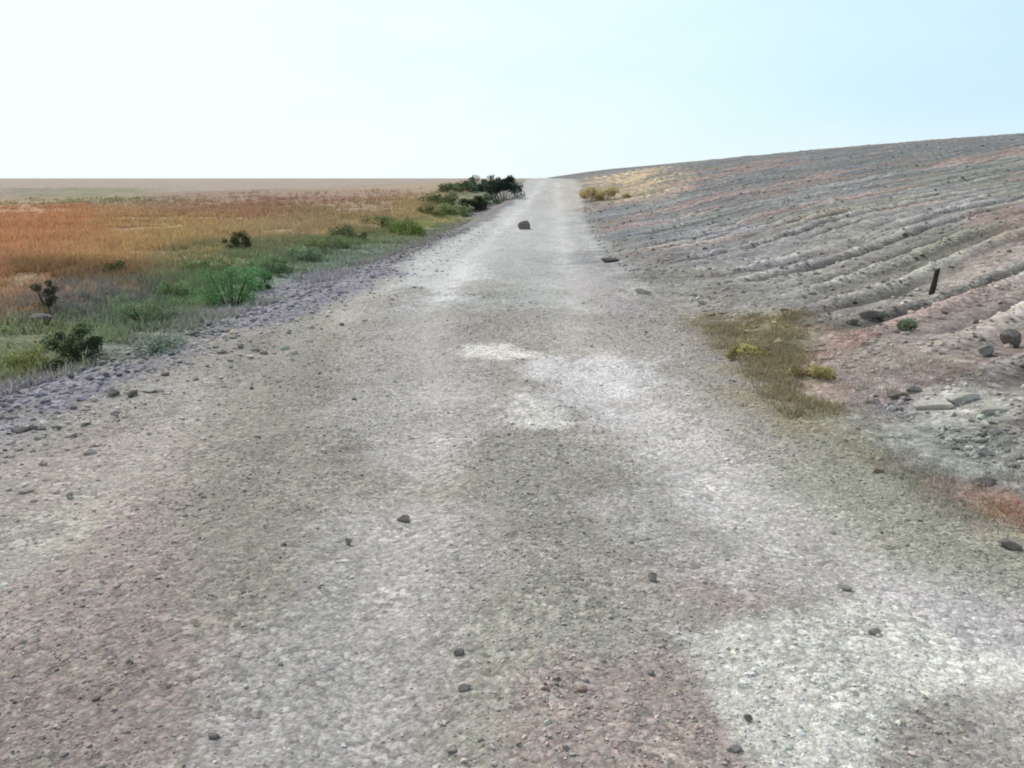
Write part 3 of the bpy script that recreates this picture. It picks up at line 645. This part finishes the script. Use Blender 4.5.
# the short stake in the hillside
def stake(x, y):
    rings, sd = 9, 8; H = 0.31; V = []; F = []
    r = random.Random(5)
    for i in range(rings):
        t = i / (rings - 1); z = -0.08 + t * (H + 0.08)
        rad = 0.034 - 0.006 * t
        for k in range(sd):
            a = k * 2 * math.pi / sd; q = rad * (1 + r.uniform(-0.12, 0.12))
            V.append((math.cos(a) * q + 0.03 * t, math.sin(a) * q - 0.012 * t, z + (0.018 * math.cos(a * 1.0 + 0.6) if i == rings - 1 else 0)))
    for i in range(rings - 1):
        for k in range(sd):
            F.append([i * sd + k, i * sd + (k + 1) % sd, (i + 1) * sd + (k + 1) % sd, (i + 1) * sd + k])
    V.append((0.03, -0.012, H - 0.004)); t = len(V) - 1
    for k in range(sd): F.append([(rings - 1) * sd + k, (rings - 1) * sd + (k + 1) % sd, t, t])
    me = bpy.data.meshes.new("stake"); me.from_pydata(V, [], [f if f[2] != f[3] else f[:3] for f in F]); me.materials.append(M_wood)
    o = bpy.data.objects.new("stake", me); C.objects.link(o)
    o.location = (x, y, float(height(np.array([x]), np.array([y]))[0])); o.rotation_euler = (0.02, 0.03, 0.4)
    return tag(o, "short dark weathered stake standing in the furrowed hillside", "stake")
stake(*STAKE)

# ------------------------------------------------------------------ camera, light, sky
cam = bpy.data.cameras.new("camera"); co = bpy.data.objects.new("camera", cam); C.objects.link(co)
cam.sensor_width = 36; cam.lens = FPX / 1024 * 36; cam.clip_start = 0.05; cam.clip_end = 8000
co.location = CAM; co.rotation_euler = (math.pi / 2 - PITCH, 0, YAW)
bpy.context.scene.camera = co

az, el = R(-38), R(48)
sun = bpy.data.lights.new("sun", "SUN"); sun.energy = 2.3; sun.angle = R(7); sun.color = (1.0, 0.96, 0.9)
so = bpy.data.objects.new("sun", sun); C.objects.link(so)
so.rotation_euler = (math.pi / 2 - el, 0, math.pi - az)

w = bpy.data.worlds.new("World"); bpy.context.scene.world = w; w.use_nodes = True
nt = w.node_tree; L = nt.links.new; nt.nodes.clear()
out = N(nt, "ShaderNodeOutputWorld")
sky = N(nt, "ShaderNodeTexSky", sky_type="NISHITA"); sky.sun_disc = False; sky.sun_elevation = el; sky.sun_rotation = az
sky.air_density = 1.0; sky.dust_density = 4.0
bg = N(nt, "ShaderNodeBackground"); bg.inputs[1].default_value = 0.1; L(sky.outputs[0], bg.inputs[0])
tc = N(nt, "ShaderNodeTexCoord"); sx = N(nt, "ShaderNodeSeparateXYZ"); L(tc.outputs["Generated"], sx.inputs[0])
mp = N(nt, "ShaderNodeMapping"); mp.inputs["Scale"].default_value = (1, 1, 3.0); L(tc.outputs["Generated"], mp.inputs[0])
cn = N(nt, "ShaderNodeTexNoise", i_Scale=2.0, i_Detail=5.0, i_Roughness=0.55); L(mp.outputs[0], cn.inputs["Vector"])
side = mathn(nt, "ADD", sx.outputs[0], mathn(nt, "MULTIPLY", mathn(nt, "SUBTRACT", cn.outputs["Fac"], 0.5), 0.75))
rp = N(nt, "ShaderNodeValToRGB"); L(ramp(nt, side, -0.6, 0.6, 0, 1), rp.inputs[0])
e = rp.color_ramp.elements
e[0].position = 0.0; e[0].color = (0.90, 1.0, 0.99, 1); e[1].position = 1.0; e[1].color = (0.60, 0.83, 1.0, 1)
k = e.new(0.35); k.color = (0.90, 1.0, 0.98, 1)
k = e.new(0.62); k.color = (0.74, 0.95, 0.97, 1)
k = e.new(0.82); k.color = (0.66, 0.88, 1.0, 1)
hz = N(nt, "ShaderNodeMix", data_type="RGBA"); L(ramp(nt, sx.outputs[2], 0.0, 0.07, 0.55, 0.0), hz.inputs[0])
L(rp.outputs[0], hz.inputs[6]); hz.inputs[7].default_value = (0.93, 0.98, 1.0, 1)
bg2 = N(nt, "ShaderNodeBackground"); bg2.inputs[1].default_value = 1.04; L(hz.outputs[2], bg2.inputs[0])
mxs = N(nt, "ShaderNodeMixShader"); L(ramp(nt, sx.outputs[2], 0.22, 0.7, 0.97, 0.25), mxs.inputs[0])
L(bg.outputs[0], mxs.inputs[1]); L(bg2.outputs[0], mxs.inputs[2]); L(mxs.outputs[0], out.inputs[0])

sc = bpy.context.scene
sc.view_settings.view_transform = "Standard"; sc.view_settings.look = "None"; sc.view_settings.exposure = 0
sc.render.engine = "CYCLES"; sc.cycles.max_bounces = 4; sc.cycles.filter_width = 1.9
